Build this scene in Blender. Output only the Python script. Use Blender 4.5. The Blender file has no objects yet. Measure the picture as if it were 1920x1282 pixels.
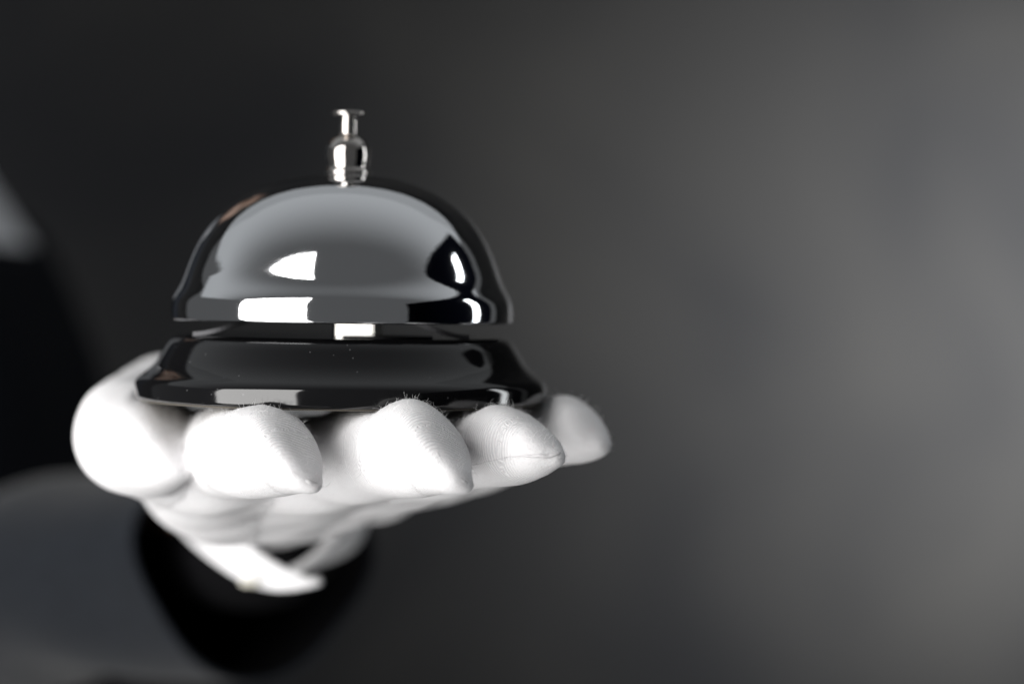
import bpy, bmesh, math, random
import numpy as np
from mathutils import Vector, Matrix

random.seed(7)
rng = np.random.default_rng(7)
SC = bpy.context.scene
COL = SC.collection

# ------------------------------------------------------------------ camera
CAM_D = 0.50            # camera to bell axis (m)
CAM_Z = 0.0228          # lens height above the underside of the bell
cam_data = bpy.data.cameras.new('camera')
cam = bpy.data.objects.new('camera', cam_data)
COL.objects.link(cam)
cam.location = (0, -CAM_D, CAM_Z)
cam.rotation_euler = (math.radians(90), 0, 0)
cam_data.lens = 85
cam_data.sensor_width = 36
cam_data.shift_y = -0.050
cam_data.clip_start = 0.02
cam_data.clip_end = 50
cam_data.dof.use_dof = True
cam_data.dof.focus_distance = 0.456
cam_data.dof.aperture_fstop = 7.0
SC.camera = cam

# ------------------------------------------------------------------ world (dim grey studio)
world = bpy.data.worlds.new('World')
SC.world = world
world.use_nodes = True
world.node_tree.nodes['Background'].inputs[0].default_value = (0.95, 0.975, 1.0, 1)
world.node_tree.nodes['Background'].inputs[1].default_value = 0.085

SC.view_settings.view_transform = 'Standard'
SC.view_settings.look = 'None'
SC.view_settings.exposure = 0
SC.view_settings.gamma = 1
SC.cycles.use_denoising = True
SC.cycles.max_bounces = 8
SC.cycles.caustics_reflective = False
SC.cycles.sample_clamp_indirect = 4


# ------------------------------------------------------------------ lamps
def area(name, loc, target, sx, sy, radiance, color=(1, 1, 1), spread=180):
    l = bpy.data.lights.new(name, 'AREA')
    l.shape = 'RECTANGLE'
    l.size, l.size_y = sx, sy
    l.energy = radiance * sx * sy * math.pi      # even radiance over the panel
    l.color = color
    l.spread = math.radians(spread)
    o = bpy.data.objects.new(name, l)
    COL.objects.link(o)
    o.location = loc
    d = Vector(target) - Vector(loc)
    o.rotation_euler = d.to_track_quat('-Z', 'Y').to_euler()
    return o


BELL = Vector((-0.0353, 0, 0))
def around(az, el, dist, c=BELL):                # azimuth from the camera side, + to the right
    a, e = math.radians(az), math.radians(el)
    return c + Vector((math.sin(a) * math.cos(e), -math.cos(a) * math.cos(e), math.sin(e))) * dist

area('key_softbox', BELL + Vector((-0.74, -0.59, -0.02)), BELL + Vector((-0.60, 0.40, -0.02)), 1.01, 1.40, 6.9, (1.0, 0.985, 0.97))
area('strip_softbox', around(103, 8, 0.95), BELL, 0.09, 0.72, 7.0, (0.95, 0.98, 1.0))

# wide overhead lamp added for the dome's grey reflection, brighter towards the back
ov = area('overhead_fill', (0, 0.0, 1.35), (0, 0.0, 0), 6.0, 2.6, 0.31, (0.93, 0.97, 1.0))
ov.data.use_nodes = True
nt = ov.data.node_tree
em = nt.nodes['Emission']
geo = nt.nodes.new('ShaderNodeNewGeometry')
sep = nt.nodes.new('ShaderNodeSeparateXYZ')
mr = nt.nodes.new('ShaderNodeMapRange')
mr.interpolation_type = 'SMOOTHSTEP'
nt.links.new(geo.outputs['Position'], sep.inputs[0])
nt.links.new(sep.outputs['Y'], mr.inputs['Value'])
mr.inputs['From Min'].default_value = -1.2
mr.inputs['From Max'].default_value = 0.7
mr.inputs['To Min'].default_value = 0.0
mr.inputs['To Max'].default_value = 1.0
nt.links.new(mr.outputs[0], em.inputs['Strength'])

# background lamp to the right, washing over the backdrop
sl = bpy.data.lights.new('background_spot', 'SPOT')
sl.energy = 58
sl.spot_size = math.radians(104)
sl.spot_blend = 1.0
sl.shadow_soft_size = 0.12
sl.color = (1.0, 0.995, 0.985)
so = bpy.data.objects.new('background_spot', sl)
COL.objects.link(so)
so.location = (0.58, 1.06, 0.0)
so.rotation_euler = (Vector((0.42, 1.5, 0.0)) - so.location).to_track_quat('-Z', 'Y').to_euler()


# ------------------------------------------------------------------ helpers
def P(px, py, d):
    """Place a point seen at photo pixel px,py at its distance d from the lens."""
    k = 36 / 85 / 1920 * d
    return np.array([(px - 960) * k, d - CAM_D, CAM_Z - (py - 545) * k])


def R(px, d):
    return px * 36 / 85 / 1920 * d


def link(name, me, mat=None, parent=None, smooth=True):
    o = bpy.data.objects.new(name, me)
    COL.objects.link(o)
    if mat:
        me.materials.append(mat)
    if smooth:
        me.polygons.foreach_set('use_smooth', [True] * len(me.polygons))
    if parent:
        o.parent = parent
    return o


def empty(name, loc=(0, 0, 0)):
    o = bpy.data.objects.new(name, None)
    o.empty_display_size = 0.02
    COL.objects.link(o)
    o.location = loc
    return o


def spline(pts, n):
    """natural cubic spline through pts (chord-length parameter), n samples"""
    pts = np.asarray(pts, float)
    m = len(pts)
    t = np.concatenate([[0], np.cumsum(np.linalg.norm(np.diff(pts, axis=0), axis=1))])
    if m == 2:
        s = np.linspace(0, 1, n)[:, None]
        return pts[0] * (1 - s) + pts[1] * s
    h = np.diff(t)
    A = np.zeros((m, m)); B = np.zeros((m, pts.shape[1]))
    A[0, 0] = A[-1, -1] = 1
    for i in range(1, m - 1):
        A[i, i - 1] = h[i - 1]; A[i, i] = 2 * (h[i - 1] + h[i]); A[i, i + 1] = h[i]
        B[i] = 6 * ((pts[i + 1] - pts[i]) / h[i] - (pts[i] - pts[i - 1]) / h[i - 1])
    M = np.linalg.solve(A, B)
    out = []
    for s in np.linspace(0, t[-1], n):
        i = min(max(np.searchsorted(t, s) - 1, 0), m - 2)
        a, b, hh = t[i + 1] - s, s - t[i], h[i]
        out.append(M[i] * a ** 3 / (6 * hh) + M[i + 1] * b ** 3 / (6 * hh)
                   + (pts[i] / hh - M[i] * hh / 6) * a + (pts[i + 1] / hh - M[i + 1] * hh / 6) * b)
    return np.array(out)


def lathe(profile, seg=128, offset=(0, 0)):
    """profile: list of (r, z) in metres -> mesh of revolution"""
    vs, fs = [], []
    n = len(profile)
    for r, z in profile:
        for k in range(seg):
            a = 2 * math.pi * k / seg
            vs.append((offset[0] + max(r, 1e-6) * math.cos(a), offset[1] + max(r, 1e-6) * math.sin(a), z))
    for i in range(n - 1):
        for k in range(seg):
            k2 = (k + 1) % seg
            fs.append((i * seg + k, i * seg + k2, (i + 1) * seg + k2, (i + 1) * seg + k))
    me = bpy.data.meshes.new('lathe')
    me.from_pydata(vs, [], fs)
    bm = bmesh.new(); bm.from_mesh(me)
    bmesh.ops.remove_doubles(bm, verts=bm.verts, dist=5e-6)
    bmesh.ops.recalc_face_normals(bm, faces=bm.faces)
    bm.to_mesh(me); bm.free()
    return me


def tube_mesh(paths, seg=6):
    """paths: list of (points Nx3, radius or radii) -> one mesh of tubes"""
    vs, fs = [], []
    for pts, rad in paths:
        pts = np.asarray(pts); n = len(pts)
        rad = np.full(n, rad) if np.isscalar(rad) else np.asarray(rad)
        tang = np.gradient(pts, axis=0)
        tang /= np.linalg.norm(tang, axis=1)[:, None] + 1e-12
        ref = np.array([0.3, 0.2, 1.0]) if abs(tang[0][2]) < 0.8 else np.array([1.0, 0.2, 0.1])
        b0 = len(vs)
        for i in range(n):
            u = np.cross(tang[i], ref); u /= np.linalg.norm(u) + 1e-12
            v = np.cross(u, tang[i])
            for k in range(seg):
                a = 2 * math.pi * k / seg
                vs.append(tuple(pts[i] + rad[i] * (math.cos(a) * u + math.sin(a) * v)))
        for i in range(n - 1):
            for k in range(seg):
                k2 = (k + 1) % seg
                fs.append((b0 + i * seg + k, b0 + i * seg + k2, b0 + (i + 1) * seg + k2, b0 + (i + 1) * seg + k))
        fs.append(tuple(b0 + k for k in reversed(range(seg))))
        fs.append(tuple(b0 + (n - 1) * seg + k for k in range(seg)))
    me = bpy.data.meshes.new('tubes')
    me.from_pydata(vs, [], fs)
    return me


def grid_mesh(rows, closed=False):
    """rows: list of equally long point rows -> quad sheet"""
    rows = [np.asarray(r) for r in rows]
    n, m = len(rows), len(rows[0])
    vs = [tuple(p) for r in rows for p in r]
    fs = []
    for i in range(n - 1):
        for k in range(m if closed else m - 1):
            k2 = (k + 1) % m
            fs.append((i * m + k, i * m + k2, (i + 1) * m + k2, (i + 1) * m + k))
    me = bpy.data.meshes.new('sheet')
    me.from_pydata(vs, [], fs)
    return me


# ---- signed-distance modelling: round cones, smooth unions and surface nets
def cone_sdf(p, a, b, ra, rb):
    ab = b - a
    t = np.clip(((p - a) @ ab) / (ab @ ab), 0, 1)
    return np.linalg.norm(p - a - t[..., None] * ab, axis=-1) - (ra + (rb - ra) * t), t


def smin(a, b, k):
    h = np.clip(0.5 + 0.5 * (b - a) / k, 0, 1)
    return b + (a - b) * h - k * h * (1 - h)


def surface_nets(F, org, vox):
    s = F < 0
    nx, ny, nz = F.shape
    c = s[:-1, :-1, :-1].astype(np.int8)
    tot = np.zeros((nx - 1, ny - 1, nz - 1), np.int8)
    for i in (0, 1):
        for j in (0, 1):
            for k in (0, 1):
                tot += s[i:nx - 1 + i, j:ny - 1 + j, k:nz - 1 + k]
    act = np.argwhere((tot > 0) & (tot < 8))
    idx = np.full(tot.shape, -1, np.int64)
    idx[act[:, 0], act[:, 1], act[:, 2]] = np.arange(len(act))
    pos = np.zeros((len(act), 3)); cnt = np.zeros(len(act))
    corners = [(0, 0, 0), (1, 0, 0), (0, 1, 0), (1, 1, 0), (0, 0, 1), (1, 0, 1), (0, 1, 1), (1, 1, 1)]
    for a in range(8):
        for ax in range(3):
            if corners[a][ax]:
                continue
            ca = np.array(corners[a]); cb = ca.copy(); cb[ax] = 1
            fa = F[tuple((act + ca).T)]; fb = F[tuple((act + cb).T)]
            m = (fa < 0) != (fb < 0)
            t = np.where(m, fa / (fa - fb + 1e-20), 0)
            pos[m] += ca + t[m][:, None] * (cb - ca)
            cnt[m] += 1
    verts = org + (act + pos / cnt[:, None]) * vox
    faces = []
    for ax in range(3):
        u, v = (ax + 1) % 3, (ax + 2) % 3
        sl0 = [slice(None)] * 3; sl1 = [slice(None)] * 3
        sl0[ax] = slice(0, -1); sl1[ax] = slice(1, None)
        a, b = s[tuple(sl0)], s[tuple(sl1)]
        e = np.argwhere(a != b)
        e = e[(e[:, u] > 0) & (e[:, v] > 0) & (e[:, u] < F.shape[u] - 1) & (e[:, v] < F.shape[v] - 1)]
        ins = a[tuple(e.T)]
        def cell(du, dv):
            q = e.copy(); q[:, u] -= du; q[:, v] -= dv
            return idx[tuple(q.T)]
        quad = np.stack([cell(0, 0), cell(1, 0), cell(1, 1), cell(0, 1)], 1)
        quad[~ins] = quad[~ins][:, ::-1]
        faces.append(quad)
    faces = np.concatenate(faces)
    return verts, faces[(faces >= 0).all(1)]


def mesh_from(verts, faces, name='sdf'):
    me = bpy.data.meshes.new(name)
    me.from_pydata(verts.tolist(), [], faces.tolist())
    return me


# ------------------------------------------------------------------ materials
def mat(name, base, rough=0.5, metal=0.0, **kw):
    m = bpy.data.materials.new(name)
    m.use_nodes = True
    b = m.node_tree.nodes['Principled BSDF']
    b.inputs['Base Color'].default_value = (*base, 1)
    b.inputs['Roughness'].default_value = rough
    b.inputs['Metallic'].default_value = metal
    for k, v in kw.items():
        b.inputs[k.replace('_', ' ')].default_value = v
    return m


def nodes(m):
    t = m.node_tree
    return t, t.nodes, t.links, t.nodes['Principled BSDF']


def add_bump(m, scale, strength, dist, detail=3, coord='Object'):
    t, N, L, b = nodes(m)
    tc = N.new('ShaderNodeTexCoord')
    nz = N.new('ShaderNodeTexNoise')
    nz.inputs['Scale'].default_value = scale
    nz.inputs['Detail'].default_value = detail
    bp = N.new('ShaderNodeBump')
    bp.inputs['Strength'].default_value = strength
    bp.inputs['Distance'].default_value = dist
    L.new(tc.outputs[coord], nz.inputs['Vector'])
    L.new(nz.outputs[0], bp.inputs['Height'])
    L.new(bp.outputs[0], b.inputs['Normal'])
    return nz, bp


def vary(m, c1, c2, scale, detail=3, lo=0.35, hi=0.65):
    t, N, L, b = nodes(m)
    tc = N.new('ShaderNodeTexCoord')
    nz = N.new('ShaderNodeTexNoise')
    nz.inputs['Scale'].default_value = scale
    nz.inputs['Detail'].default_value = detail
    cr = N.new('ShaderNodeValToRGB')
    cr.color_ramp.elements[0].position = lo
    cr.color_ramp.elements[1].position = hi
    cr.color_ramp.elements[0].color = (*c1, 1)
    cr.color_ramp.elements[1].color = (*c2, 1)
    L.new(tc.outputs['Object'], nz.inputs['Vector'])
    L.new(nz.outputs[0], cr.inputs[0])
    L.new(cr.outputs[0], b.inputs['Base Color'])
    return nz, cr


M_chrome = mat('polished_chrome', (0.87, 0.88, 0.90), 0.045, 1.0)
t, N, L, b = nodes(M_chrome)                     # faint handling haze in the polish
tc = N.new('ShaderNodeTexCoord'); nz = N.new('ShaderNodeTexNoise'); mr = N.new('ShaderNodeMapRange')
nz.inputs['Scale'].default_value = 160; nz.inputs['Detail'].default_value = 6
mr.inputs['To Min'].default_value = 0.03; mr.inputs['To Max'].default_value = 0.075
L.new(tc.outputs['Object'], nz.inputs['Vector']); L.new(nz.outputs[0], mr.inputs['Value']); L.new(mr.outputs[0], b.inputs['Roughness'])
wv = N.new('ShaderNodeTexNoise'); wv.inputs['Scale'].default_value = 900; wv.inputs['Detail'].default_value = 2
wb_ = N.new('ShaderNodeBump'); wb_.inputs['Strength'].default_value = 0.02; wb_.inputs['Distance'].default_value = 0.0003
L.new(tc.outputs['Object'], wv.inputs['Vector']); L.new(wv.outputs[0], wb_.inputs['Height']); L.new(wb_.outputs[0], b.inputs['Normal'])
M_knob = mat('knob_nickel', (0.62, 0.59, 0.56), 0.06, 1.0)
M_bracket = mat('bracket_steel', (0.055, 0.055, 0.058), 0.5, 1.0)
M_satin = mat('satin_steel', (0.62, 0.61, 0.58), 0.28, 1.0)
M_black = mat('black_enamel', (0.004, 0.004, 0.0045), 0.07, 0.0, IOR=1.62)
t, N, L, b = nodes(M_black)                      # dust specks on the enamel
tc = N.new('ShaderNodeTexCoord'); vo = N.new('ShaderNodeTexVoronoi'); cr = N.new('ShaderNodeValToRGB')
vo.inputs['Scale'].default_value = 420
cr.color_ramp.elements[0].position = 0.045; cr.color_ramp.elements[0].color = (0.07, 0.07, 0.072, 1)
cr.color_ramp.elements[1].position = 0.075; cr.color_ramp.elements[1].color = (0.004, 0.004, 0.0045, 1)
L.new(tc.outputs['Object'], vo.inputs['Vector']); L.new(vo.outputs['Distance'], cr.inputs[0]); L.new(cr.outputs[0], b.inputs['Base Color'])
M_pad = mat('base_underside', (0.10, 0.09, 0.075), 0.8)
M_under = mat('dome_inside', (0.03, 0.03, 0.032), 0.4, 0.6)

# white cotton knit: fine courses around each finger plus loop noise
M_glove = mat('white_cotton_knit', (0.78, 0.772, 0.782), 0.95, 0.0, Subsurface_Weight=0.5, Subsurface_Scale=0.0025, Subsurface_Radius=(1.0, 0.95, 0.95), Sheen_Weight=0.12, Sheen_Roughness=0.5, Specular_IOR_Level=0.15)
t, N, L, b = nodes(M_glove)
at = N.new('ShaderNodeAttribute'); at.attribute_name = 'course'
mul = N.new('ShaderNodeMath'); mul.operation = 'MULTIPLY'; mul.inputs[1].default_value = 2 * math.pi / 0.00060
sn = N.new('ShaderNodeMath'); sn.operation = 'SINE'
tc = N.new('ShaderNodeTexCoord'); nz = N.new('ShaderNodeTexNoise')
nz.inputs['Scale'].default_value = 2200; nz.inputs['Detail'].default_value = 2
nz2 = N.new('ShaderNodeTexNoise'); nz2.inputs['Scale'].default_value = 220; nz2.inputs['Detail'].default_value = 3
ad = N.new('ShaderNodeMath'); ad.operation = 'MULTIPLY_ADD'; kn = N.new('ShaderNodeAttribute'); kn.attribute_name = 'knit'
km = N.new('ShaderNodeMath'); km.operation = 'MULTIPLY'; L.new(kn.outputs['Fac'], km.inputs[1])
ad.inputs[1].default_value = 1.0
ad2 = N.new('ShaderNodeMath'); ad2.operation = 'MULTIPLY_ADD'; ad2.inputs[1].default_value = 0.8
bp = N.new('ShaderNodeBump'); bp.inputs['Distance'].default_value = 0.00012; bp.inputs['Strength'].default_value = 0.75
L.new(at.outputs['Fac'], mul.inputs[0]); L.new(mul.outputs[0], sn.inputs[0]); L.new(sn.outputs[0], km.inputs[0]); L.new(km.outputs[0], ad.inputs[0])
L.new(tc.outputs['Object'], nz.inputs['Vector']); L.new(nz.outputs[0], ad.inputs[2])
L.new(tc.outputs['Object'], nz2.inputs['Vector']); L.new(nz2.outputs[0], ad2.inputs[0]); L.new(ad.outputs[0], ad2.inputs[2])
cm = N.new('ShaderNodeMapRange'); cm.inputs['From Min'].default_value = -0.6; cm.inputs['From Max'].default_value = 1.4
gm = N.new('ShaderNodeMix'); gm.data_type = 'RGBA'
gm.inputs[6].default_value = (0.72, 0.712, 0.727, 1); gm.inputs[7].default_value = (0.88, 0.873, 0.88, 1)
L.new(ad.outputs[0], cm.inputs['Value']); L.new(cm.outputs[0], gm.inputs[0]); L.new(gm.outputs[2], b.inputs['Base Color'])
L.new(ad2.outputs[0], bp.inputs['Height']); L.new(bp.outputs[0], b.inputs['Normal'])
M_fibre = mat('cotton_fibre', (0.76, 0.755, 0.76), 0.9, 0.0, Specular_IOR_Level=0.1)
M_thread = mat('seam_thread', (0.70, 0.69, 0.70), 0.9, 0.0, Specular_IOR_Level=0.1)
M_snap = mat('brass_snap', (0.60, 0.58, 0.50), 0.4, 0.0)

M_wool = mat('charcoal_wool', (0.030, 0.036, 0.045), 0.9, 0.0, Sheen_Weight=0.10, Sheen_Roughness=0.4, Specular_IOR_Level=0.2)
vary(M_wool, (0.0042, 0.0058, 0.0088), (0.0063, 0.0085, 0.0124), 260)
add_bump(M_wool, 1800, 0.4, 0.0002)
M_lining_shade = mat('black_lining_and_slit_shade', (0.0018, 0.0018, 0.0024), 0.8, 0.0, Specular_IOR_Level=0.1)  # sleeve lining, and the tube that stands in for shade in the slit
M_vest = mat('black_waistcoat_cloth', (0.0035, 0.0045, 0.007), 0.85, 0.0, Specular_IOR_Level=0.1)
add_bump(M_vest, 1500, 0.3, 0.0002)
M_shirt = mat('white_shirt_cotton', (0.80, 0.81, 0.84), 0.85)
add_bump(M_shirt, 900, 0.3, 0.0002)
M_skin = mat('skin', (0.17, 0.108, 0.08), 0.5, 0.0, Subsurface_Weight=0.1, Subsurface_Scale=0.004)
add_bump(M_skin, 700, 0.2, 0.0003)
M_hair = mat('dark_hair', (0.02, 0.014, 0.01), 0.6)
add_bump(M_hair, 300, 0.8, 0.002)

M_back = mat('grey_mottled_canvas', (0.10, 0.10, 0.10), 0.9, 0.0, Specular_IOR_Level=0.1)
nzb, crb = vary(M_back, (0.0160, 0.0167, 0.0186), (0.0350, 0.0347, 0.0338), 3.0, 2.0, 0.28, 0.72)
nzb.inputs['Distortion'].default_value = 0.6
add_bump(M_back, 500, 0.3, 0.0006)
M_flag = mat('black_velvet', (0.0022, 0.0028, 0.006), 1.0, 0.0, Specular_IOR_Level=0.0)

# ------------------------------------------------------------------ setting
rows = []
for i in range(25):                              # hanging canvas with a slight billow
    z = -1.3 + 4.0 * i / 24
    rows.append([(x, 1.5 + 0.012 * math.sin(2.1 * x + 1.3 * z) + 0.008 * math.sin(4.7 * x - 0.6), z)
                 for x in np.linspace(-2.3, 1.9, 43)])
bd = link('backdrop', grid_mesh(rows), M_back)
md = bd.modifiers.new('thickness', 'SOLIDIFY'); md.thickness = 0.004; md.offset = 1
bd['kind'] = 'structure'
wa, wb = around(47, 0, 2.3), around(121, 0, 1.10)  # unseen black flag panel, gives the dome its dark reflected wedge
wd = wb - wa
bm = bmesh.new()
bmesh.ops.create_cube(bm, size=1, matrix=Matrix.Translation((wa + wb) / 2 + Vector((0.03, 0, -0.12))) @ Matrix.Rotation(math.atan2(wd.y, wd.x), 4, 'Z') @ Matrix.Diagonal((wd.length, 0.03, 1.95, 1)))
me = bpy.data.meshes.new('flag_panel'); bm.to_mesh(me); bm.free()
dw = link('dark_flag', me, M_flag, smooth=False)
dw['kind'] = 'structure'

# ------------------------------------------------------------------ service bell
TILT = math.radians(0.8)
bell = empty('service_bell', (P(641, 752, 0.5)[0], 0, 0))
bell.rotation_euler = (0, TILT, 0)
bell['label'] = 'chrome service bell with black enamelled base resting on gloved fingertips'
bell['category'] = 'bell'
mm = lambda pts: [(r * 1e-3, z * 1e-3) for r, z in pts]

base_side = spline(mm([(42.35, 0.8), (42.45, 2.2), (42.4, 3.5), (41.9, 4.5), (40.8, 5.4), (39.4, 6.5), (38.2, 7.8), (37.25, 9.2), (36.4, 10.6), (35.5, 12.0), (34.4, 13.0), (33.0, 13.45)]), 60)
base_prof = mm([(0, 0.3), (41.2, 0.3), (41.9, 0.45)]) + [tuple(p) for p in base_side] + mm([(30, 13.42), (12, 13.4), (0, 13.4)])
base = link('base', lathe(base_prof, 192), M_black, bell)
link('base_pad', lathe(mm([(0, 0.0), (41.3, 0.0), (41.45, 0.25), (41.3, 0.32), (0, 0.32)]), 128), M_pad, base)

dome_out = spline(mm([(35.05, 16.75), (35.12, 18.0), (35.08, 19.6), (34.85, 20.9), (34.25, 22.2), (33.45, 23.6), (32.8, 25.0), (32.15, 26.8), (31.4, 28.9), (30.1, 32.0), (26.7, 37.2), (21.0, 42.0), (13.6, 45.2), (6.5, 46.5), (0, 46.8)]), 140)
dome_in = [(max(r - 0.0011, 0), z - 0.0009 * (1 - min(r / 0.034, 1))) for r, z in dome_out[::-1]]
dome_prof = [tuple(p) for p in dome_out[::-1]] + mm([(34.85, 16.5), (34.3, 16.45)]) 
dome = link('dome', lathe(dome_prof, 224), M_chrome, bell)
link('dome_lining', lathe([(p[0], p[1]) for p in dome_in if p[1] > 0.0164] + mm([(34.2, 16.46)]), 160), M_under, dome)

plunger = link('plunger_collar', lathe(
    [tuple(p) for p in spline(mm([(2.5, 46.3), (4.2, 46.45), (4.65, 47.0), (4.6, 47.6), (4.2, 48.15), (4.3, 49.0), (4.52, 50.2), (4.55, 51.3), (4.25, 52.6), (3.6, 53.7), (2.7, 54.5), (2.0, 55.0), (1.8, 55.3)]), 48)], 96), M_knob, bell)
pin = link('plunger_pin', lathe(mm([(1.8, 55.0), (1.78, 58.6), (2.0, 58.95)]), 64), M_knob, bell)
btn = link('plunger_button', lathe(mm([(0, 58.9), (2.9, 58.95), (3.5, 59.1), (3.62, 59.35), (3.60, 59.6), (3.3, 59.8), (2.6, 59.95), (0, 60.05)]), 96), M_knob, bell)
for o in (plunger, pin, btn):
    o.location.x = 0.0006
# under the dome: square pillar, small washer and two bowed striker springs
bm = bmesh.new()
bmesh.ops.create_cube(bm, size=1, matrix=Matrix.Translation((0.0040, -0.010, 0.0165)) @ Matrix.Rotation(math.radians(-20), 4, 'Z') @ Matrix.Diagonal((0.0084, 0.0052, 0.0064, 1)))
bmesh.ops.bevel(bm, geom=bm.edges[:], offset=0.0003, segments=2, affect='EDGES')
me = bpy.data.meshes.new('pillar'); bm.to_mesh(me); bm.free()
link('pillar', me, M_satin, bell, smooth=False)
link('spindle', lathe(mm([(2.0, 13.3), (2.0, 46.2)]), 32), M_bracket, bell)
link('washer_plate', lathe(mm([(0, 13.42), (9.0, 13.42), (9.2, 13.5), (9.2, 13.75), (9.0, 13.85), (0, 13.85)]), 96, offset=(0.010, -0.014)), M_bracket, bell)
for s in (-1, 1):
    cx = -0.001
    arc = spline([(cx + s * 0.006, -0.014, 0.0192), (cx + s * 0.0150, -0.0165, 0.0172), (cx + s * 0.0215, -0.018, 0.0150), (cx + s * 0.0262, -0.0172, 0.0139), (cx + s * 0.0275, -0.0168, 0.0138)], 24)
    rows = []
    for dx, dz in ((0.0022, 0.00045), (-0.0022, 0.00045), (-0.0022, -0.00045), (0.0022, -0.00045)):
        rows.append([(p[0], p[1] + dx, p[2] + dz) for p in arc])
    rows = list(map(list, zip(*rows)))
    me = grid_mesh(rows, closed=True)
    o = link('striker_spring', me, M_bracket, bell, smooth=False)

# ------------------------------------------------------------------ the waiter's gloved hand
person = empty('person', (P(-250, 1000, 0.9)[0], 0.42, -0.55))
person['label'] = 'person in dark jacket, waistcoat and white gloves holding out the bell on one hand'
person['category'] = 'person'
PO = np.array(person.location)

# finger chains: (photo x, photo y, distance, radius in photo px)
fingers = {
    'thumb': [(470, 900, .615, 85), (355, 770, .590, 92), (275, 782, .552, 90), (246, 818, .515, 100), (285, 842, .494, 84), (315, 858, .486, 56), (335, 874, .484, 24)],
    'index': [(420, 885, .545, 88), (425, 850, .500, 84), (455, 844, .475, 84), (508, 844, .456, 82), (548, 850, .450, 70), (577, 878, .446, 42), (594, 902, .446, 18)],
    'middle': [(540, 885, .550, 88), (648, 858, .490, 85), (718, 845, .468, 87), (778, 841, .456, 86), (822, 847, .450, 77), (856, 878, .446, 46), (879, 907, .446, 19)],
    'ring': [(630, 885, .560, 86), (800, 864, .512, 78), (900, 838, .478, 73), (962, 834, .464, 70), (1010, 840, .459, 53), (1042, 850, .457, 26)],
    'little': [(690, 882, .585, 84), (850, 858, .550, 74), (990, 822, .515, 64), (1066, 806, .495, 60), (1100, 810, .490, 53), (1126, 818, .488, 33)],
}
palm = [((430, 890, .615, 92), (420, 888, .545, 90)), ((470, 890, .615, 88), (520, 890, .550, 90)),
        ((520, 890, .615, 86), (620, 884, .565, 88)), ((590, 898, .62, 84), (720, 878, .585, 82)),
        ((470, 890, .615, 92), (355, 830, .58, 90)), ((360, 870, .555, 84), (320, 860, .52, 66)),
        ((460, 885, .62, 90), (520, 905, .665, 70)),
        ((470, 897, .560, 88), (540, 888, .505, 60)), ((600, 892, .560, 84), (720, 882, .505, 56)),
        ((380, 890, .560, 84), (390, 885, .505, 60))]
VOX = 0.00085
allp = [P(*q[:3]) for ch in fingers.values() for q in ch] + [P(*q[:3]) for c in palm for q in c]
lo = np.min(allp, 0) - 0.018
hi = np.max(allp, 0) + 0.018
dims = np.ceil((hi - lo) / VOX).astype(int)
gx, gy, gz = [lo[i] + VOX * np.arange(dims[i]) for i in range(3)]
G = np.stack(np.meshgrid(gx, gy, gz, indexing='ij'), -1).astype(np.float32)
BIG = 0.05


def eval_cones(cones, k):
    F = np.full(tuple(dims), BIG, np.float32)
    for a, b, ra, rb in cones:
        mn = np.minimum(a, b) - max(ra, rb) - 0.02
        mx = np.maximum(a, b) + max(ra, rb) + 0.02
        i0 = np.clip(((mn - lo) / VOX).astype(int), 0, dims)
        i1 = np.clip(((mx - lo) / VOX).astype(int) + 1, 0, dims)
        s = tuple(slice(i0[i], i1[i]) for i in range(3))
        d, _ = cone_sdf(G[s], a.astype(np.float32), b.astype(np.float32), ra, rb)
        F[s] = smin(F[s], d.astype(np.float32), k)
    return F


def chain_cones(ch):
    # densify with a spline so the fingers bend softly
    pts = np.array([np.append(P(*q[:3]), R(q[3], q[2])) for q in ch])
    s = spline(pts, 4 * (len(pts) - 1) + 1)
    return [(s[i][:3], s[i + 1][:3], max(s[i][3], 0.001), max(s[i + 1][3], 0.001)) for i in range(len(s) - 1)]


FC = {n: chain_cones(c) for n, c in fingers.items()}
PC = [(P(*a[:3]), P(*b[:3]), R(a[3], a[2]), R(b[3], b[2])) for a, b in palm]
Fp = eval_cones(PC, 0.0128)
hand = Fp.copy()
# each fingertip is two layers sewn along a seam: the pad side lies flatter than the front
wedge = {'index': 3, 'middle': 3, 'ring': 3, 'little': 3, 'thumb': 4}
for n, cs in FC.items():
    Ff = eval_cones(cs, 0.0022)
    q = fingers[n][wedge[n]]
    c, r_ = P(*q[:3]), R(q[3], q[2])
    nn = np.array({'thumb': (0.60, -0.30, 0.74), 'ring': (0.50, -0.25, 0.83)}.get(n, (0.66, -0.34, 0.66)))
    nn /= np.linalg.norm(nn)
    wk = {'thumb': 0.86, 'little': 1.05, 'ring': 0.97}.get(n, 0.93)
    Ff = -smin(-Ff, -((G - c) @ nn - wk * r_).astype(np.float32), 0.0040)
    hand = np.minimum(hand, smin(Fp, Ff, 0.007))
# soft folds of the fabric
X, Y, Z = G[..., 0], G[..., 1], G[..., 2]
hand += 0.00028 * np.sin(310 * X + 160 * Y + 90 * Z + 1.0) * np.sin(240 * Z - 190 * Y + 2.0)
back = np.clip((Y - 0.03) / 0.05, 0, 1)
hand += back * 0.0003 * np.sin(420 * Y + 130 * X - 260 * Z) * np.sin(150 * X + 0.5)
# the base presses into the pads
ca, sa = math.cos(TILT), math.sin(TILT)
bx = X - bell.location.x
lx, lz = ca * bx - sa * Z, sa * bx + ca * Z
rad = np.sqrt(lx ** 2 + Y ** 2)
q0, q1 = rad - 0.0428, -(lz + 0.0002)
cyl = np.minimum(np.maximum(q0, q1), 0) + np.sqrt(np.maximum(q0, 0) ** 2 + np.maximum(q1, 0) ** 2)
hand = -smin(-hand, cyl, 0.0016)
del X, Y, Z, bx, lx, lz, rad, q0, q1, cyl, back


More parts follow.
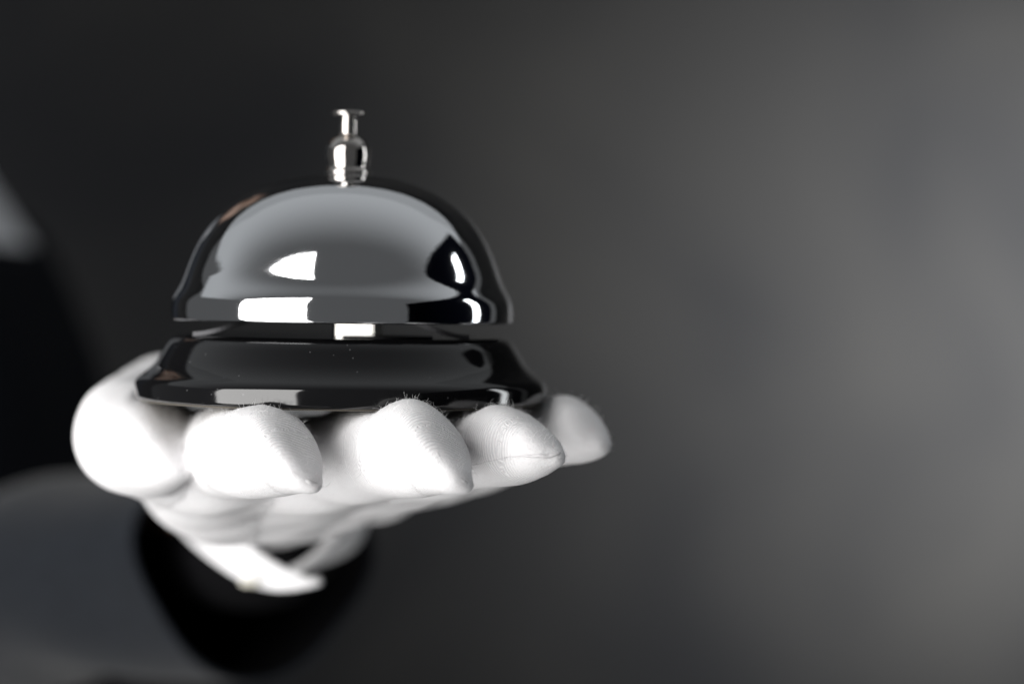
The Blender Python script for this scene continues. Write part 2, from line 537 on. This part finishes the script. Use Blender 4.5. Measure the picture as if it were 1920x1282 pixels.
def sample(F, p):
    """trilinear value of the hand field"""
    g = (np.asarray(p) - lo) / VOX
    i = np.clip(np.floor(g).astype(int), 0, dims - 2)
    f = g - i
    v = 0
    for a in (0, 1):
        for b_ in (0, 1):
            for c in (0, 1):
                w = (f[0] if a else 1 - f[0]) * (f[1] if b_ else 1 - f[1]) * (f[2] if c else 1 - f[2])
                v += w * F[i[0] + a, i[1] + b_, i[2] + c]
    return v


def grad(F, p, e=0.0008):
    g = np.array([sample(F, p + e * np.eye(3)[k]) - sample(F, p - e * np.eye(3)[k]) for k in range(3)])
    return g / (np.linalg.norm(g) + 1e-12)


def project(F, p, off=0.0):
    p = np.array(p, float)
    for _ in range(8):
        p -= (sample(F, p) - off) * grad(F, p)
    return p


V, Fc = surface_nets(hand, lo, VOX)
del G
# course coordinate: run length along the nearest digit (for the knit)
best = np.full(len(V), 1e9); course = np.zeros(len(V)); tipd = np.zeros(len(V))
for cs in FC.values():
    run = 0.0
    total = sum(np.linalg.norm(c[1] - c[0]) for c in cs)
    for a, b_, ra, rb in cs:
        d, tt = cone_sdf(V, a, b_, ra, rb)
        ab = b_ - a; ln = np.linalg.norm(ab)
        tr = ((V - a) @ ab) / ln
        m = d < best
        best[m] = d[m]; course[m] = run + tr[m]; tipd[m] = total - course[m]
        run += ln
me = mesh_from(V - PO, Fc, 'glove')
me.attributes.new('course', 'FLOAT', 'POINT').data.foreach_set('value', course.astype(np.float32))
me.attributes.new('knit', 'FLOAT', 'POINT').data.foreach_set('value', np.clip((tipd - 0.003) / 0.004, 0, 1).astype(np.float32))
glove = link('glove', me, M_glove, person)
glove['label'] = 'white cotton knit glove, palm up with fingers spread towards the camera'
sm = glove.modifiers.new('relax', 'SMOOTH'); sm.factor = 0.5; sm.iterations = 3

# seams along the digits: path given in photo pixels, dropped onto the fabric
def seam(pts, w=0.00040, off=-0.00020):
    path = spline([P(*q) for q in pts], 26)
    path = np.array([project(hand, p, off) for p in path])
    path[3:-3] += rng.normal(size=(len(path) - 6, 3)) * 0.00018
    for _ in range(2):
        path[1:-1] = (path[:-2] + 2 * path[1:-1] + path[2:]) / 4
    r = w * np.interp(np.linspace(0, 1, len(path)), [0, .45, .9, 1], [.08, .7, 1.0, .5])
    link('seam', tube_mesh([(path - PO, r)], 8), M_thread, glove)

seam([(800, 822, .446), (835, 855, .442), (862, 885, .441), (884, 906, .444)])
seam([(520, 848, .442), (555, 872, .440), (580, 895, .441), (597, 905, .445)])
seam([(930, 868, .452), (965, 862, .451), (1005, 862, .452), (1052, 848, .456)])
seam([(1085, 838, .50), (1110, 832, .50), (1134, 824, .505)])

# loose cotton fibres standing off the fingertips
Vn = np.zeros_like(V)
fa, fb, fc = V[Fc[:, 0]], V[Fc[:, 1]], V[Fc[:, 2]]
fn = np.cross(fb - fa, fc - fa)
for k in range(4):
    np.add.at(Vn, Fc[:, k], fn)
Vn /= np.linalg.norm(Vn, axis=1)[:, None] + 1e-20
camp = np.array(cam.location)
todir = camp - V; todir /= np.linalg.norm(todir, axis=1)[:, None]
facing = np.einsum('ij,ij->i', Vn, todir)
cand = np.where((V[:, 1] < 0.012) & (V[:, 2] > -0.025) & (facing > -0.5) & (V[:, 0] > -0.075) & (Vn[:, 2] > -0.45))[0]
pick = rng.choice(cand, min(34000, len(cand)), replace=False)
paths = []
for i in pick:
    n = Vn[i]
    ln = 0.00028 + 0.0018 * rng.random() ** 4.5
    d = 0.55 * n + 0.8 * rng.normal(size=3); d /= np.linalg.norm(d)
    if d @ n < 0.15:
        d = n
    curl = rng.normal(size=3) * 1.5
    p = V[i] - n * 0.0001
    pts = [p]
    for s in range(4):
        p = p + d * ln / 4
        pts.append(p)
        d = d + curl * 0.35 + 0.15 * rng.normal(size=3); d /= np.linalg.norm(d)
    paths.append((np.array(pts) - PO, [0.000019, 0.000018, 0.000017, 0.000014, 0.000009]))
fz = link('fuzz', tube_mesh(paths, 3), M_fibre, glove)
fz['kind'] = 'stuff'

# ---- glove cuff, open at the back of the wrist
def sheet(name, rows, n, m, matl, parent, thick):
    a = [spline([P(*q) for q in r], n) for r in rows]
    a = np.array(a)
    cols = [spline(a[:, k], m) for k in range(n)]
    rr = np.array(cols).transpose(1, 0, 2) - PO
    o = link(name, grid_mesh(rr), matl, parent)
    md = o.modifiers.new('thickness', 'SOLIDIFY'); md.thickness = thick; md.offset = 0
    return o

top = [(448, 1008, .590), (400, 982, .594), (345, 935, .600), (310, 885, .625), (345, 830, .66), (440, 800, .68), (560, 820, .68), (650, 880, .665), (685, 945, .63), (668, 975, .605), (634, 988, .598)]
mid = [(520, 1056, .588), (445, 1038, .592), (370, 995, .600), (316, 935, .630), (330, 890, .675), (440, 860, .70), (560, 870, .70), (650, 930, .685), (680, 985, .65), (650, 1018, .615), (590, 1038, .602)]
end = [(599, 1088, .582), (515, 1098, .588), (415, 1054, .600), (335, 980, .640), (345, 950, .70), (440, 930, .725), (560, 930, .725), (640, 970, .705), (668, 1010, .665), (620, 1045, .625), (550, 1068, .606)]
cuff = sheet('cuff', [top, mid, end], 72, 14, M_glove, glove, 0.0014)
hem = spline([P(*q) for q in end], 80) - PO
link('hem', tube_mesh([(hem, 0.0012)], 8), M_glove, glove)
bm = bmesh.new()
bmesh.ops.create_uvsphere(bm, u_segments=20, v_segments=10, radius=1)
ms = bpy.data.meshes.new('snap'); bm.to_mesh(ms); bm.free()
sn_o = link('snap_button', ms, M_snap, glove)
sn_o.location = P(468, 1092, .586) - PO
sn_o.scale = (0.0026, 0.0007, 0.0010)

# ------------------------------------------------------------------ sleeve of the jacket
def ring(c, axis, ru, rv, n=64, roll=0.0):
    axis = np.array(axis, float); axis /= np.linalg.norm(axis)
    u = np.cross(axis, (0, 0, 1)); u /= np.linalg.norm(u)
    v = np.cross(u, axis)
    out = []
    for k in range(n):
        a = 2 * math.pi * k / n + roll
        out.append(np.array(c) + ru * math.cos(a) * u + rv * math.sin(a) * v)
    return np.array(out)

c0 = P(478, 1066, .685)
ax0 = np.array([-0.60, 0.80, -0.10])
ctr = [c0, c0 + ax0 * 0.05, c0 + ax0 * 0.11, P(60, 1105, .83), P(-120, 1135, .93), P(-270, 1040, 1.0), P(-430, 800, .985), P(-590, 300, .975), np.array([-.385, .49, .17]), np.array([-.39, .54, .225]), np.array([-.39, .60, .235])]
cs = spline(ctr, 60)
ax = np.gradient(cs, axis=0)
rr = np.interp(np.linspace(0, 1, 60), [0, .12, .3, .5, .75, 1], [.0295, .0310, .0375, .050, .054, .062])
wide = np.interp(np.linspace(0, 1, 60), [0, .15, .4, 1], [1.32, 1.24, 1.08, 1.0])
rows, prevu = [], None
for i in range(60):
    a = ax[i] / np.linalg.norm(ax[i])
    ref = np.array([0, 0, 1.0]) if prevu is None else None
    if prevu is None:
        u = np.cross(a, ref)
    else:
        u = prevu - a * (prevu @ a)
    u /= np.linalg.norm(u); prevu = u
    v = np.cross(u, a)
    ph = math.radians(8) * max(0, 1 - i / 22)          # the mouth of the cuff sags to the lower right
    U_, V_ = math.cos(ph) * u - math.sin(ph) * v, math.sin(ph) * u + math.cos(ph) * v
    row = []
    for k in range(72):
        th = 2 * math.pi * k / 72
        f = 1 + 0.035 * math.sin(3 * th + i * 0.42) * min(i / 12, 1) + 0.030 * math.sin(0.85 * i + 2 * math.sin(th + .4)) * min(i / 12, 1)
        f *= 1 + 0.095 * max(0, 1 - i / 16) * math.cos(3 * (th + math.pi / 2))
        row.append(cs[i] + rr[i] * f * (wide[i] * math.cos(th) * U_ + math.sin(th) * V_))
    rows.append(np.array(row) - PO)
me = grid_mesh(rows, closed=True)
sleeve = link('jacket_sleeve', me, M_wool, person)
sleeve['label'] = 'charcoal jacket sleeve with wide open cuff'
inner = []
for i in range(40):                              # dark lining just inside
    c = cs[i] - PO
    inner.append(c + (rows[i] - c) * 0.955)
ring_join = [rows[0], rows[0] + (inner[0] - rows[0]) * 0.5 - (ax[0] / np.linalg.norm(ax[0])) * 0.0008, inner[0]]
link('cuff_edge', grid_mesh(ring_join, closed=True), M_wool, sleeve)
link('lining', grid_mesh(inner, closed=True), M_lining_shade, sleeve)

isl = spline([P(520, 975, .632), P(515, 1010, .66), cs[6] + np.array([0, 0, .010]), cs[14]], 20) - PO  # black tube added inside the glove slit in place of shade
link('slit_shade_tube', tube_mesh([(isl, np.interp(np.linspace(0, 1, 20), [0, .06, .2, 1], [.010, .017, .0185, .020]))], 40), M_lining_shade, sleeve)

# ------------------------------------------------------------------ body, shirt, waistcoat (mostly outside the picture)
def sdf_mesh(cones, k, vox, pad=0.03):
    A = [c[0] for c in cones] + [c[1] for c in cones]
    rm = max(max(c[2], c[3]) for c in cones)
    l0 = np.min(A, 0) - rm - pad; h0 = np.max(A, 0) + rm + pad
    dm = np.ceil((h0 - l0) / vox).astype(int)
    g = np.stack(np.meshgrid(*[l0[i] + vox * np.arange(dm[i]) for i in range(3)], indexing='ij'), -1)
    F = np.full(tuple(dm), 0.3)
    for a, b_, ra, rb in cones:
        F = smin(F, cone_sdf(g, np.array(a, float), np.array(b_, float), ra, rb)[0], k)
    return surface_nets(F, l0, vox)

head = np.array([-0.335, 0.60, 0.44])
W = P(500, 930, .66)
elbow = cs[30]
shoulder = cs[54]
up = np.array([0, 0, 0.012])
body_cones = [(W, cs[9] + up, .013, .014), (cs[9] + up, cs[18], .015, .026), (cs[18], elbow, .028, .034), (elbow, cs[45], .036, .042), (cs[45], shoulder, .044, .052),
              (shoulder, (-.41, .62, .20), .045, .05), ((-.41, .62, .20), (-.40, .61, .33), .05, .05),
              ((-.40, .62, .18), (-.36, .62, -.28), .05, .08),
              ((-.41, .60, .42), (-.38, .60, .46), .085, .082), ((-.35, .595, .37), (-.335, .595, .345), .045, .03),
              ((-.312, .593, .425), (-.292, .592, .405), .012, .014),
              ((-.395, .51, .425), (-.395, .512, .40), .014, .01), ((-.395, .69, .425), (-.395, .688, .40), .014, .01)]
v, f = sdf_mesh([tuple(np.array(x) if not np.isscalar(x) else x for x in c) for c in body_cones], 0.02, 0.006)
body = link('body', mesh_from(v - PO, f), M_skin, person)
hc = [((-.425, .60, .455), (-.395, .60, .50), .088, .075), ((-.45, .60, .40), (-.44, .60, .45), .06, .07)]
v, f = sdf_mesh([tuple(np.array(x) if not np.isscalar(x) else x for x in c) for c in hc], 0.02, 0.006)
link('hair', mesh_from(v - PO, f), M_hair, person)

# chest profile (front edge x at height z), person turned to the right
zf = [-.45, -.30, -.15, -.06, -.02, .0, .035, .08, .14, .20, .26]
xf = [-.200, -.193, -.197, -.203, -.209, -.217, -.232, -.264, -.295, -.315, -.340]
def torso_rows(z0, z1, grow, nz_=40, na=72):
    rows = []
    for z in np.linspace(z0, z1, nz_):
        front = np.interp(z, zf, xf) + grow
        back_ = -.47 - grow
        half = np.interp(z, [-.45, -.1, .1, .2, .26], [.155, .165, .175, .14, .06]) + grow
        cx, a = (front + back_) / 2, (front - back_) / 2
        row = []
        for k in range(na):
            th = 2 * math.pi * k / na
            c, s = math.cos(th), math.sin(th)
            row.append(np.array([cx + a * np.sign(c) * abs(c) ** 0.48, .62 + half * np.sign(s) * abs(s) ** 0.48, z]) - PO)
        rows.append(row)
    return rows

link('shirt', grid_mesh(torso_rows(-.30, .26, 0.0, 50), closed=True), M_shirt, person)
vr = np.array(torso_rows(-.45, .034, 0.004, 44))
# neckline: lowest at the front, climbing to the shoulders at the sides
top_h = [.042 + .18 * max(0, (1 - math.cos(2 * math.pi * k / 72)) / 2 - 0.03) for k in range(72)]
zz = np.linspace(0, 1, 44)
rows = []
for j in range(44):
    row = []
    for k in range(72):
        z = -.45 + (top_h[k] + .45) * zz[j]
        front = np.interp(z, zf, xf) + .004; back_ = -.474
        half = np.interp(z, [-.45, -.1, .1, .2, .26], [.155, .165, .175, .14, .06]) + .004
        cx, a = (front + back_) / 2, (front - back_) / 2
        th = 2 * math.pi * k / 72; c, s = math.cos(th), math.sin(th)
        row.append(np.array([cx + a * np.sign(c) * abs(c) ** 0.48, .62 + half * np.sign(s) * abs(s) ** 0.48, z]) - PO)
    rows.append(row)
vest = link('waistcoat', grid_mesh(rows, closed=True), M_vest, person)
md = vest.modifiers.new('thickness', 'SOLIDIFY'); md.thickness = 0.003; md.offset = 1
